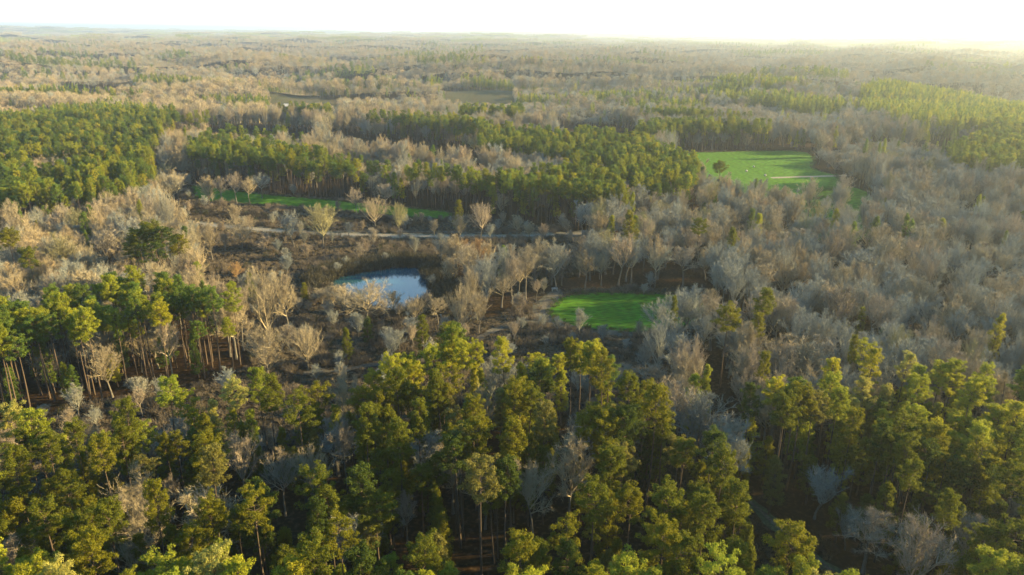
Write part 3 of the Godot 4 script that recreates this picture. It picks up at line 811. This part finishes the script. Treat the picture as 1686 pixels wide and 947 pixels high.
func plant_forest():
	for s in singles:
		singles_at.append([Vector2(s[1].x, s[1].z), pow(minf(s[3] * 0.85, 4.5), 2.0)])
		if s[1].z > -142.0 and s[5].contains("front"):       # glades in the front stand open towards the low ground to the south
			var flat := Vector2(s[1].x, s[1].z)
			for k in 4:
				singles_at.append([flat - flat.normalized() * (4.0 + 4.5 * k), pow(3.6, 2.0)])
	var bounds_of_specimens := Rect2(-200, -420, 300, 360)
	# near and middle woods: jittered grid, each cell one tree
	var open := ["clearing", "far_open", "lower_open", "gap_a", "gap_b", "gap_c", "gap_d", "gap_e", "gap_f", "gap_g", "gap_h", "gap_j"]
	var pines := ["farleft", "strip", "mid", "broad", "row", "farright", "sliver"]
	var reach := 1250.0
	var cell := 3.7
	var i := -int(reach / cell)
	while i * cell < reach:
		var j := 0
		while j * cell < reach:
			var bx := i * cell
			var bz := -j * cell
			j += 1
			var r := sqrt(bx * bx + bz * bz)
			if r > reach or r < 38.0:
				continue
			var off := absf(bx) - tan(deg_to_rad(35.6)) * -bz     # metres outside the frame's side
			if off > (70.0 if bx > 0 else 30.0) * (1.0 if r < 500.0 else 0.6):
				continue
			var x := bx + rng.randf_range(-0.5, 0.5) * cell
			var z := bz + rng.randf_range(-0.5, 0.5) * cell
			var lot := rng.randf()
			var tone_lot := rng.randf()
			var size := rng.randf()
			var p := Vector2(x, z)
			var shut := false
			for k in open:
				if within(k, p):
					shut = true
					break
			if shut:
				# gray saplings dot the brown clearing south of the pond
				if z > -232.0 and z < -120.0 and lot < 0.11 and within("clearing", p) and not (within("near", p) or within("margin", p) or within("mud", p) or near_specimen(p)):
					wild.append(["slim" if lot < 0.06 else "bare", Vector3(x, 0, z), lerpf(3.5, 8.5, size), lerpf(1.2, 2.4, size), 1 if tone_lot < 0.6 else 2, "woods", r])
				elif z <= -232.0 and lot < 0.06 and within("clearing", p) and not (within("long", p) or within("dark", p) or within("pond", p) or near_specimen(p)):
					wild.append(["slim", Vector3(x, 0, z), lerpf(3.0, 8.5, size), lerpf(1.0, 2.4, size), 1 if tone_lot < 0.5 else 2, "woods", r])
				continue
			var zone := "woods"
			var pine := false
			if within("front", p):
				zone = "front"
				pine = lot < 0.965
			elif within("right", p):
				zone = "right"
				pine = lot < 0.95
				if lot > 0.76 and lot < 0.86:
					continue
			elif within("left", p):
				zone = "left"
				pine = lot < (0.6 if within("mixed", p) else 0.992)
			else:
				for k in pines:
					if within(k, p):
						zone = "stand"
						pine = lot < 0.93 and (k in ["mid", "row", "sliver"] or patch.get_noise_2d(x * 1.3 + 500.0, z * 3.5) < 0.4)
						break
			if zone == "woods":
				if within("hidden", p) and lot < 0.9:
					continue
				if r > 640.0 and patch.get_noise_2d(x * 0.6, z * 1.7) > 0.40:
					pine = lot < 0.9
				elif lot > 0.985:
					pine = true
				if not pine and r > 620.0 and patch.get_noise_2d(x * 0.45 + 900.0, z * 2.4) > 0.42:
					continue
				if not pine and lot < (0.715 if r < 600.0 else 0.735):
					continue
			if bounds_of_specimens.has_point(p) and near_specimen(p):
				continue
			var at := Vector3(x, land_height(x, z), z)
			if pine:
				var ruling := rng.randf() < (0.8 if zone == "left" else 0.37 if zone in ["front", "right"] else 0.7)      # trees of the upper storey; the others stay below them
				var h := lerpf(19.0, 24.0, size) if ruling else lerpf(9.0, 16.5, size)
				if zone == "left":
					h -= 0.5
				if zone == "right":
					h *= 0.94
				if zone in ["stand", "woods"]:
					h = lerpf(17.0, 23.5, size) if ruling else lerpf(13.0, 17.0, size)
				if zone in ["front", "right"] and not ruling and size < 0.12:
					continue
				var kind := "pine" if lot < 0.86 or zone == "left" else "cone"
				if not ruling and zone in ["front", "right", "left"] and size < 0.75:
					kind = "cone"
					h /= 0.78
				wild.append([kind, at, h * (0.78 if kind == "cone" else 1.0), lerpf(2.2, 3.05, rng.randf()) * (1.0 if ruling else 0.8) * (0.85 if zone in ["stand", "woods"] else 1.0), (0 if tone_lot < 0.3 else (1 if tone_lot < 0.8 else (2 if tone_lot < 0.93 else 3))) if zone in ["front", "right"] else (0 if tone_lot < 0.1 else (1 if tone_lot < 0.5 else 2)), zone, r])
			else:
				var warm := 0.5 - 0.5 * clampf((x + 40.0) / 260.0, -1.0, 1.0)       # tan to the west, grayer to the east
				var tone := 1
				if tone_lot < 0.25 + warm * 0.45:
					tone = 0
				elif tone_lot < 0.45 + warm * 0.4:
					tone = 2
				elif tone_lot > 0.96:
					tone = 3
				wild.append(["slim" if size < 0.12 else ("oak" if size > 0.93 and zone == "woods" else "bare"), at, lerpf(12.0, 20.0, rng.randf()) * (0.85 if zone != "woods" else (stand_age(x, z) if r > 420.0 else 1.0)), lerpf(3.6, 5.9, rng.randf()), tone, zone, r])
		i += 1
	# far woods
	far_woods(1250.0, 4600.0, 9.5, 0.024)
	far_canopy()
	# the largest in view become objects, the rest of the woods is one mass
	wild.sort_custom(func(a, b): return a[6] < b[6])
	var pines_left := 300
	var bare_left := 300
	for s in singles:
		if s[0] in ["pine", "cone"]:
			pines_left -= 1
		elif s[0] != "cedar":
			bare_left -= 1
	for w in wild:
		var is_pine: bool = w[0] in ["pine", "cone"]
		var shows: bool = in_frame(w[1] + Vector3(0, w[2] * 0.85, 0), -4.0)
		if shows and is_pine and pines_left > 0:
			pines_left -= 1
			singles.append([w[0], w[1], w[2], w[3], w[4], "", w[5]])
		elif shows and not is_pine and bare_left > 0 and w[0] != "slim":
			bare_left -= 1
			singles.append([w[0], w[1], w[2], w[3], w[4], "", w[5]])
		else:
			join_crowd(w)


func join_crowd(w: Array):
	var far: bool = w[6] > 720.0
	var kind: String = w[0]
	var key: String
	var list: Array
	if far:
		key = "far_pine" if kind in ["pine", "cone"] else "far_bare"
		list = meshes[key]
	else:
		key = kind
		list = list_of(kind)
	var n := rng.randi() % list.size()
	var t := stand(w, n, far)
	var c: Color = NEEDLES[w[4]] if kind in ["pine", "cone"] else TONES[w[4]]
	var k := key + "/" + str(n)
	if not crowd.has(k):
		crowd[k] = [[], []]
	crowd[k][0].append(t)
	crowd[k][1].append(varied(c))


func stand_age(x: float, z: float) -> float:     # young and old woods stand side by side
	var n := patch.get_noise_2d(x * 0.7 + 3000.0, z * 1.6)
	return lerpf(0.62, 1.15, smoothstep(-0.12, 0.02, n))


func varied(c: Color) -> Color:
	var f := rng.randf_range(0.82, 1.16)
	var g := rng.randf_range(-0.06, 0.06)
	return Color(c.r * f * (1.0 + g), c.g * f, c.b * f * (1.0 - g))


func list_of(kind: String) -> Array:
	return {"pine": pine_meshes, "cone": cone_meshes, "cedar": cedar_mesh, "bare": bare_meshes, "oak": oak_meshes, "slim": slim_meshes}[kind]


func own_size(kind: String, n: int) -> Vector2:     # height and crown radius as modelled
	match kind:
		"pine": return Vector2(26.0, 3.3)
		"cone": return Vector2(15.0, 2.9)
		"cedar": return Vector2(9.0, 2.0)
		"bare": return Vector2(18.0, [4.2, 3.6, 4.6, 3.8, 4.0, 4.4][n % 6] + 0.9)
		"oak": return Vector2(16.6, [7.0, 6.4, 7.4][n % 3] + 0.8)
	return Vector2(13.8, [2.2, 2.0, 2.5][n % 3] + 0.7)


func stand(w: Array, n: int, far := false) -> Transform3D:
	var o := own_size(w[0], n)
	if far:
		o = Vector2(22.0, 3.6) if w[0] in ["pine", "cone"] else Vector2(17.0, 5.0)
	var y: float = w[2] / o.x
	var s: float = w[3] / o.y
	var b := Basis(Vector3.UP, rng.randf() * TAU).scaled_local(Vector3(s, y, s))
	b = Basis(Vector3(rng.randf_range(-1, 1), 0, rng.randf_range(-1, 1)).normalized(), rng.randf() * 0.035) * b
	return Transform3D(b, w[1])


func far_woods(from: float, to: float, cell: float, growth: float):
	var r := from
	while r < to:
		var step := cell * (1.0 + (r - from) * 0.00032)
		var da := step / r
		var a := -deg_to_rad(39.0)
		while a < deg_to_rad(39.0):
			var rr := r + rng.randf_range(-0.5, 0.5) * step
			var aa := a + rng.randf_range(-0.5, 0.5) * da
			a += da
			var x := sin(aa) * rr
			var z := -cos(aa) * rr
			var is_pine := patch.get_noise_2d(x * 0.4, z * 1.3) > 0.41
			if not is_pine and patch.get_noise_2d(x * 0.4 + 900.0, z * 1.5) > 0.40:
				continue
			if rng.randf() < 0.12:
				continue
			var lot := rng.randf()
			wild_far(x, z, is_pine and lot < 0.93, rr)
		r += step


func wild_far(x: float, z: float, is_pine: bool, r: float):
	var at := Vector3(x, land_height(x, z) - 0.5, z)
	if is_pine:
		join_crowd(["pine", at, rng.randf_range(17, 23), rng.randf_range(3.6, 5.0), 1 if rng.randf() < 0.35 else 2, "", r])
	else:
		var t := rng.randf()
		join_crowd(["bare", at, rng.randf_range(13, 20) * stand_age(x, z), rng.randf_range(4.5, 7.0), 0 if t < 0.5 else (1 if t < 0.8 else 2), "", r])


func far_canopy():
	crowd["canopy/0"] = [[], []]
	crowd["canopy/1"] = [[], []]
	crowd["canopy/2"] = [[], []]
	var r := 4550.0
	while r < 15500.0:
		var step := 78.0 * (1.0 + (r - 4550.0) * 0.00012)
		var da := step / r
		var a := -deg_to_rad(38.5)
		while a < deg_to_rad(38.5):
			var x := sin(a) * r + rng.randf_range(-8, 8)
			var z := -cos(a) * r + rng.randf_range(-8, 8)
			a += da
			if patch.get_noise_2d(x * 0.16 + 900.0, z * 0.5) > 0.42:
				continue
			var s := step / 78.0
			var k := "canopy/" + str(rng.randi() % 3)
			crowd[k][0].append(Transform3D(Basis(Vector3.UP, (rng.randi() % 4) * PI / 2).scaled_local(Vector3(s, rng.randf_range(0.85, 1.2), s)), Vector3(x, land_height(x, z) - 1.0, z)))
			crowd[k][1].append(varied(TONES[0].lerp(TONES[1], rng.randf()) if patch.get_noise_2d(x * 0.2, z * 0.6) < 0.15 else NEEDLES[1]))
		r += step


func raise_crowd():
	var masses := {
		"pine": "pine_forest", "cone": "pine_forest", "far_pine": "pine_forest",
		"bare": "bare_forest", "oak": "bare_forest", "slim": "bare_forest", "far_bare": "bare_forest", "canopy": "bare_forest"}
	var roots := {}
	for called in ["pine_forest", "bare_forest"]:
		var o := Node3D.new()
		o.name = called
		add_child(o)
		o.set_meta("kind", "stuff")
		o.set_meta("label", "dense pine stands reaching from the clearing to the horizon" if called == "pine_forest" else "leafless gray and tan woods covering the land to the horizon")
		roots[called] = o
	var tinted_needles := plain(Color.WHITE, 0.75)
	tinted_needles.vertex_color_use_as_albedo = true
	tinted_needles.backlight_enabled = true
	tinted_needles.backlight = Color(0.9, 0.9, 0.9).linear_to_srgb()
	var tinted_twigs := plain(Color.WHITE)
	tinted_twigs.vertex_color_use_as_albedo = true
	var total := 0
	for k in crowd:
		var kind: String = k.get_slice("/", 0)
		var n := int(k.get_slice("/", 1))
		var where: Array = crowd[k][0]
		total += where.size()
		if where.is_empty():
			continue
		var parts := []
		var is_pine: bool = masses[kind] == "pine_forest"
		if kind in ["far_pine", "far_bare", "canopy"]:
			parts.append(["crown", meshes[kind][n], [tinted_needles if is_pine else tinted_twigs], true])
		else:
			var pair: Array = list_of(kind)[n]
			parts.append(["trunk", pair[0], [bark_pine if is_pine else bark_bare], false])
			parts.append(["crown", pair[1], [tinted_needles, bark_pine] if is_pine else [tinted_twigs], true])
		for p in parts:
			var mm := MultiMesh.new()
			mm.transform_format = MultiMesh.TRANSFORM_3D
			mm.use_colors = p[3]
			var shape: ArrayMesh = p[1].duplicate()
			for s in p[2].size():
				shape.surface_set_material(s, p[2][s])
			mm.mesh = shape
			mm.instance_count = where.size()
			for i in where.size():
				mm.set_instance_transform(i, where[i])
				if p[3]:
					mm.set_instance_color(i, crowd[k][1][i])
			var o := MultiMeshInstance3D.new()
			o.name = p[0]
			o.multimesh = mm
			o.set_meta("kind", "stuff")
			roots[masses[kind]].add_child(o, true)
	print("crowd trees ", total)


func raise_singles():
	name_singles()
	for s in singles:
		var kind: String = s[0]
		var list := list_of(kind)
		var n := rng.randi() % list.size()
		var o := Node3D.new()
		o.name = {"pine": "pine_tree", "cone": "pine_tree", "cedar": "cedar_tree", "bare": "bare_tree", "oak": "bare_tree", "slim": "bare_tree"}[kind]
		add_child(o, true)
		o.transform = stand(s, n)
		var is_pine := kind in ["pine", "cone", "cedar"]
		commit("trunk", list[n][0], bark_pine if is_pine else bark_bare, o)
		var c := commit("crown", list[n][1], null, o)
		if is_pine:
			c.set_surface_override_material(0, needle_materials[s[4] if kind != "cedar" else 2])
			c.set_surface_override_material(1, bark_pine)
		else:
			c.set_surface_override_material(0, twig_materials[s[4]])
		o.set_meta("label", s[5])
		o.set_meta("category", "tree")
		if s.size() > 6:
			o.set_meta("group", {"front": "pines of the front stand", "right": "pines of the right stand", "left": "pines of the left stand", "stand": "pines of the middle stands", "woods": "leafless trees of the woods"}[s[6]] if is_pine else "leafless trees of the woods")


func ordinal(n: int) -> String:
	var small := ["", "first", "second", "third", "fourth", "fifth", "sixth", "seventh", "eighth", "ninth", "tenth", "eleventh", "twelfth", "thirteenth", "fourteenth", "fifteenth", "sixteenth", "seventeenth", "eighteenth", "nineteenth"]
	var tens := ["", "", "twent", "thirt", "fort", "fift", "sixt", "sevent", "eight", "ninet"]
	if n < 20:
		return small[n]
	if n > 99:
		return "hundredth"
	return tens[n / 10] + ("ieth" if n % 10 == 0 else "y-" + small[n % 10])


# Names each unlabelled tree by its look and by its place in its stand: rows are counted from the bottom edge of the view, trees from the left.
func name_singles():
	var by := {}
	for s in singles:
		if s[5] == "":
			var k: String = s[6] + ("p" if s[0] in ["pine", "cone"] else "b")
			if not by.has(k):
				by[k] = []
			by[k].append(s)
	var place := {"front": "the front stand", "right": "the right stand", "left": "the left stand", "stand": "the middle stands", "woods": "the open woods"}
	for k in by:
		var list: Array = by[k]
		list.sort_custom(func(a, b): return screen(a[1] + Vector3(0, a[2], 0)).y > screen(b[1] + Vector3(0, b[2], 0)).y)
		var row := 0
		for i in range(0, list.size(), 14):
			row += 1
			var line := list.slice(i, i + 14)
			line.sort_custom(func(a, b): return screen(a[1] + Vector3(0, a[2], 0)).x < screen(b[1] + Vector3(0, b[2], 0)).x)
			for j in line.size():
				var s: Array = line[j]
				var is_pine: bool = s[0] in ["pine", "cone"]
				var tall: String = "tall" if s[2] > (24.5 if is_pine else 17.0) else ("short" if s[2] < (18.0 if is_pine else 13.5) else "medium")
				var tone: String = (["golden", "olive", "dark green", "pale green"] if is_pine else ["tan", "gray", "pinkish", "yellowish", "orange"])[s[4]]
				var wide: String = ("broad" if s[3] > 3.25 else "narrow") if is_pine else ("broad" if s[3] > 4.3 else "narrow")
				s[5] = "%s %s %s %s, %s from left in row %s up, %s" % [tall, wide, tone, "pine" if is_pine else "bare tree", ordinal(j + 1), ordinal(row), place[s[6]]]


# ------------------------------------------------------------------ brush, reeds and small things
func bush_shape(h: float, r: float, n: int, width: float) -> ArrayMesh:
	var v := PackedVector3Array()
	for k in n:
		var a := rng.randf() * TAU
		var w := r * sqrt(rng.randf())
		var at := Vector3(cos(a) * w * 0.55, 0, sin(a) * w * 0.55)
		var tip := Vector3(cos(a) * w, h * rng.randf_range(0.5, 1.0), sin(a) * w) + ball() * 0.15 * h
		sliver(v, at, tip, width)
		for s in 2:
			var q := at.lerp(tip, rng.randf_range(0.4, 0.85))
			sliver(v, q, q + (tip - at) * 0.3 + ball() * 0.35 * h, width * 0.8)
	return mesh_of(v)


func scatter(called: String, label: String, shapes: Array, m: Material, spots: Array):
	var root := Node3D.new()
	root.name = called
	add_child(root)
	root.set_meta("kind", "stuff")
	root.set_meta("label", label)
	for n in shapes.size():
		var mine := []
		for i in spots.size():
			if i % shapes.size() == n:
				mine.append(spots[i])
		if mine.is_empty():
			continue
		var mm := MultiMesh.new()
		mm.transform_format = MultiMesh.TRANSFORM_3D
		mm.use_colors = true
		mm.mesh = shapes[n]
		shapes[n].surface_set_material(0, m)
		mm.instance_count = mine.size()
		for i in mine.size():
			mm.set_instance_transform(i, mine[i][0])
			mm.set_instance_color(i, mine[i][1])
		var o := MultiMeshInstance3D.new()
		o.name = "foliage"
		o.multimesh = mm
		o.set_meta("kind", "stuff")
		root.add_child(o, true)


func plant_brush():
	var m := plain(Color.WHITE)
	m.vertex_color_use_as_albedo = true
	var bushes := []
	for k in 4:
		bushes.append(bush_shape(1.5, 1.1, 60, 0.06))
	var tufts := []
	for k in 3:
		tufts.append(bush_shape(0.6, 0.7, 40, 0.05))
	var bush_at := []
	var tuft_at := []
	var road := PackedVector2Array(ROAD)
	var track := PackedVector2Array(NEAR_TRACK)
	for k in 60000:
		var p := Vector2(rng.randf_range(-190, 120), rng.randf_range(-430, -95))
		var inside := within("clearing", p) or within("lower_open", p)
		if not inside:
			continue
		if within("long", p) or within("near", p) or within("pond", p):
			continue
		var n := mottle.get_noise_2d(p.x * 0.55, p.y * 0.55)
		var on_road := false
		for line in [road, track]:
			for i in line.size() - 1:
				if Geometry2D.get_closest_point_to_segment(p, line[i], line[i + 1]).distance_to(p) < (3.2 if line == road else 1.2):
					on_road = true
		if on_road:
			continue
		var f := rng.randf_range(0.55, 1.2)
		var c := Color(0.118, 0.100, 0.078) * f
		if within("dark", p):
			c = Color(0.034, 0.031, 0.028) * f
		elif within("margin", p):
			if rng.randf() < 0.8:
				continue
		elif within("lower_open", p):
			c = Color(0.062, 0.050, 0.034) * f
		var y := land_height(p.x, p.y)
		var b := Basis(Vector3.UP, rng.randf() * TAU)
		if n > 0.02 and rng.randf() < 0.7:
			var s := rng.randf_range(0.5, 1.5)
			if rng.randf() < 0.08:
				c = Color(0.031, 0.037, 0.019)
			bush_at.append([Transform3D(b.scaled_local(Vector3(s, s * rng.randf_range(0.7, 1.3), s)), Vector3(p.x, y, p.y)), c])
		elif rng.randf() < 0.8:
			var s := rng.randf_range(0.6, 1.5)
			tuft_at.append([Transform3D(b.scaled_local(Vector3(s, s, s)), Vector3(p.x, y, p.y)), c.lerp(Color(0.161, 0.133, 0.087), rng.randf() * 0.5)])
	# weedy margins of the fields
	for k in ["near", "long", "far"]:
		var rim: PackedVector2Array = outlines[k]
		for i in rim.size():
			var a := rim[i]
			var b := rim[(i + 1) % rim.size()]
			for q in int(a.distance_to(b) * 2.6):
				var p := a.lerp(b, rng.randf()) + Vector2(rng.randf_range(-1, 1), rng.randf_range(-1, 1)) * 1.7
				var s := rng.randf_range(0.5, 1.3)
				tuft_at.append([Transform3D(Basis(Vector3.UP, rng.randf() * TAU).scaled_local(Vector3(s, s, s)), Vector3(p.x, 0.0, p.y)), Color(0.11, 0.10, 0.06).lerp(Color(0.05, 0.09, 0.02), rng.randf()) * rng.randf_range(0.7, 1.2)])
	# the pond's thicket: taller dark brush along the north and east banks
	var o: PackedVector2Array = outlines["pond"]
	for i in o.size():
		var q := o[i]
		for k in 26:
			var north := q.y < -246.0 or q.x > -32.0
			var p := q + Vector2(rng.randf_range(-1, 1), rng.randf_range(-1, 1)) * (9.0 if north else 4.0)
			if within("pond", p) or (not north and rng.randf() < 0.6):
				continue
			var s := rng.randf_range(0.9, 2.9) if north else rng.randf_range(0.5, 1.0)
			bush_at.append([Transform3D(Basis(Vector3.UP, rng.randf() * TAU).scaled_local(Vector3(s, s, s)), Vector3(p.x, land_height(p.x, p.y), p.y)), Color(0.046, 0.043, 0.028) * rng.randf_range(0.6, 1.4)])
	scatter("brush", "low brown and dark brush over the clearings and pond banks", bushes, m, bush_at)
	scatter("dry_grass", "dead tan grass tufts over the clearings", tufts, m, tuft_at)
	print("brush ", bush_at.size(), " tufts ", tuft_at.size())


func box(v: PackedVector3Array, c: Vector3, s: Vector3, b := Basis()):
	var h := s * 0.5
	for f in [[Vector3.RIGHT, Vector3.UP, Vector3.BACK], [Vector3.LEFT, Vector3.BACK, Vector3.UP], [Vector3.UP, Vector3.BACK, Vector3.RIGHT], [Vector3.DOWN, Vector3.RIGHT, Vector3.BACK], [Vector3.BACK, Vector3.RIGHT, Vector3.UP], [Vector3.FORWARD, Vector3.UP, Vector3.RIGHT]]:
		var n: Vector3 = f[0] * h
		var u: Vector3 = f[1] * h
		var w: Vector3 = f[2] * h
		for q in [n - u - w, n + u + w, n + u - w, n - u - w, n - u + w, n + u + w]:
			v.append(c + b * q)


func box_part(called: String, parent: Node, c: Vector3, s: Vector3, m: Material, b := Basis()) -> MeshInstance3D:
	var v := PackedVector3Array()
	box(v, c, s, b)
	return commit(called, mesh_of(v), m, parent)


func thing(called: String, label: String, category: String, at: Vector3, turn := 0.0, group := "") -> Node3D:
	var o := Node3D.new()
	o.name = called
	add_child(o, true)
	o.position = at
	o.rotation.y = turn
	o.set_meta("label", label)
	o.set_meta("category", category)
	if group:
		o.set_meta("group", group)
	return o


func build_small_things():
	var white := plain(Color(0.26, 0.26, 0.25), 0.6)
	var wood := plain(Color(0.42, 0.39, 0.34), 0.9)
	var roof := plain(Color(0.30, 0.29, 0.28), 0.7)
	var dark := plain(Color(0.03, 0.035, 0.04), 0.2)
	# pale bench-like trough at the head of the near field
	var t := thing("feed_trough", "small pale trough on legs where the dirt track meets the near green field", "trough", Vector3(TROUGH.x, 0, TROUGH.y), 0.2)
	box_part("tray", t, Vector3(0, 0.8, 0), Vector3(2.0, 0.12, 0.9), white)
	for s in [-1, 1]:
		box_part("rim", t, Vector3(0, 0.98, s * 0.42), Vector3(2.0, 0.24, 0.06), white)
		box_part("end_board", t, Vector3(s * 0.97, 0.98, 0), Vector3(0.06, 0.24, 0.78), white)
		for q in [-1, 1]:
			box_part("leg", t, Vector3(s * 0.85, 0.37, q * 0.36), Vector3(0.1, 0.74, 0.1), wood)
	# wrapped bales by the far field
	var where := ["first from left of three small white bales on the far green field's edge", "second from left of three small white bales on the far green field's edge", "rightmost of three small white bales on the far green field's edge"]
	for k in 3:
		var b := thing("wrapped_bale", where[k], "bale", Vector3(BALES[k].x, 0.03, BALES[k].y), 0.4 + k * 0.8, "white bales beside the far field")
		b.scale = Vector3.ONE * 0.8
		var v := PackedVector3Array()
		var ends := PackedVector3Array()
		var prof := [[-0.75, 0.0], [-0.75, 0.62], [-0.66, 0.74], [-0.3, 0.77], [0.3, 0.77], [0.66, 0.74], [0.75, 0.62], [0.75, 0.0]]
		for i in prof.size() - 1:
			tube(ends if i == 0 or i == 6 else v, Vector3(prof[i][0], 0.76, 0), Vector3(prof[i + 1][0] + 0.0001, 0.76, 0), prof[i][1], prof[i + 1][1], 18)
		commit("wrap", mesh_of(v), white, b)
		commit("end_face", mesh_of(ends), white, b)
	# white box on posts against the woods behind the far field
	var s := thing("raised_blind", "small white box on posts against the gray woods behind the far green field", "blind", Vector3(BLIND.x, 0, BLIND.y), 0.3)
	s.scale = Vector3.ONE * 0.7
	for a in [-1, 1]:
		for b in [-1, 1]:
			box_part("post", s, Vector3(a * 0.85, 2.0, b * 0.85), Vector3(0.14, 4.0, 0.14), wood)
	box_part("floor", s, Vector3(0, 4.06, 0), Vector3(2.2, 0.12, 2.2), wood)
	box_part("cabin", s, Vector3(0, 5.12, 0), Vector3(2.0, 2.0, 2.0), white)
	box_part("window", s, Vector3(0, 5.4, 1.005), Vector3(1.2, 0.45, 0.03), dark)
	box_part("roof", s, Vector3(0, 6.2, 0), Vector3(2.4, 0.14, 2.4), roof)
	# pale houses far to the west
	var homes := ["small pale house, left one of the three in the far western clearing", "small pale house, middle one of the three in the far western clearing", "small pale house, right one of the three in the far western clearing"]
	for k in 3:
		house(homes[k], Vector3(HOUSES[k].x, land_height(HOUSES[k].x, HOUSES[k].y), HOUSES[k].y), [0.3, -0.4, 0.9][k], [13.0, 16.0, 18.0][k], white, roof, dark, wood)
	house("small white farm building at the west end of the pale far field strip", Vector3(SHED.x, land_height(SHED.x, SHED.y), SHED.y), 0.2, 8.0, white, roof, dark, wood)


func house(label: String, at: Vector3, turn: float, length: float, white: Material, roof: Material, dark: Material, wood: Material):
	var o := thing("house", label, "house", at, turn)
	var d := 8.0
	var h := 3.2
	box_part("wall", o, Vector3(0, h * 0.5, 0), Vector3(length, h, d), white)
	var v := PackedVector3Array()
	var e := Vector3(length * 0.5 + 0.4, h - 0.05, d * 0.5 + 0.5)
	var ridge := h + 2.6
	var a := Vector3(-e.x, e.y, -e.z); var b := Vector3(e.x, e.y, -e.z); var c := Vector3(e.x, e.y, e.z); var f := Vector3(-e.x, e.y, e.z)
	var p := Vector3(-e.x, ridge, 0); var q := Vector3(e.x, ridge, 0)
	for t in [[f, c, q], [f, q, p], [b, a, p], [b, p, q], [a, f, p], [c, b, q], [a, b, c], [a, c, f]]:
		for w in t:
			v.append(w)
	var r := commit("roof", mesh_of(v), roof, o)
	box_part("chimney", r, Vector3(length * 0.2, ridge + 0.2, 0.6), Vector3(0.7, 1.6, 0.7), wood)
	for x in [-0.33, 0.05, 0.33]:
		var win := box_part("window", o, Vector3(x * length, 1.7, d * 0.5 + 0.02), Vector3(1.3, 1.2, 0.08), dark)
		box_part("sill", win, Vector3(x * length, 1.05, d * 0.5 + 0.06), Vector3(1.5, 0.1, 0.2), wood)
	box_part("door", o, Vector3(-0.12 * length, 1.05, d * 0.5 + 0.02), Vector3(1.0, 2.1, 0.08), wood)
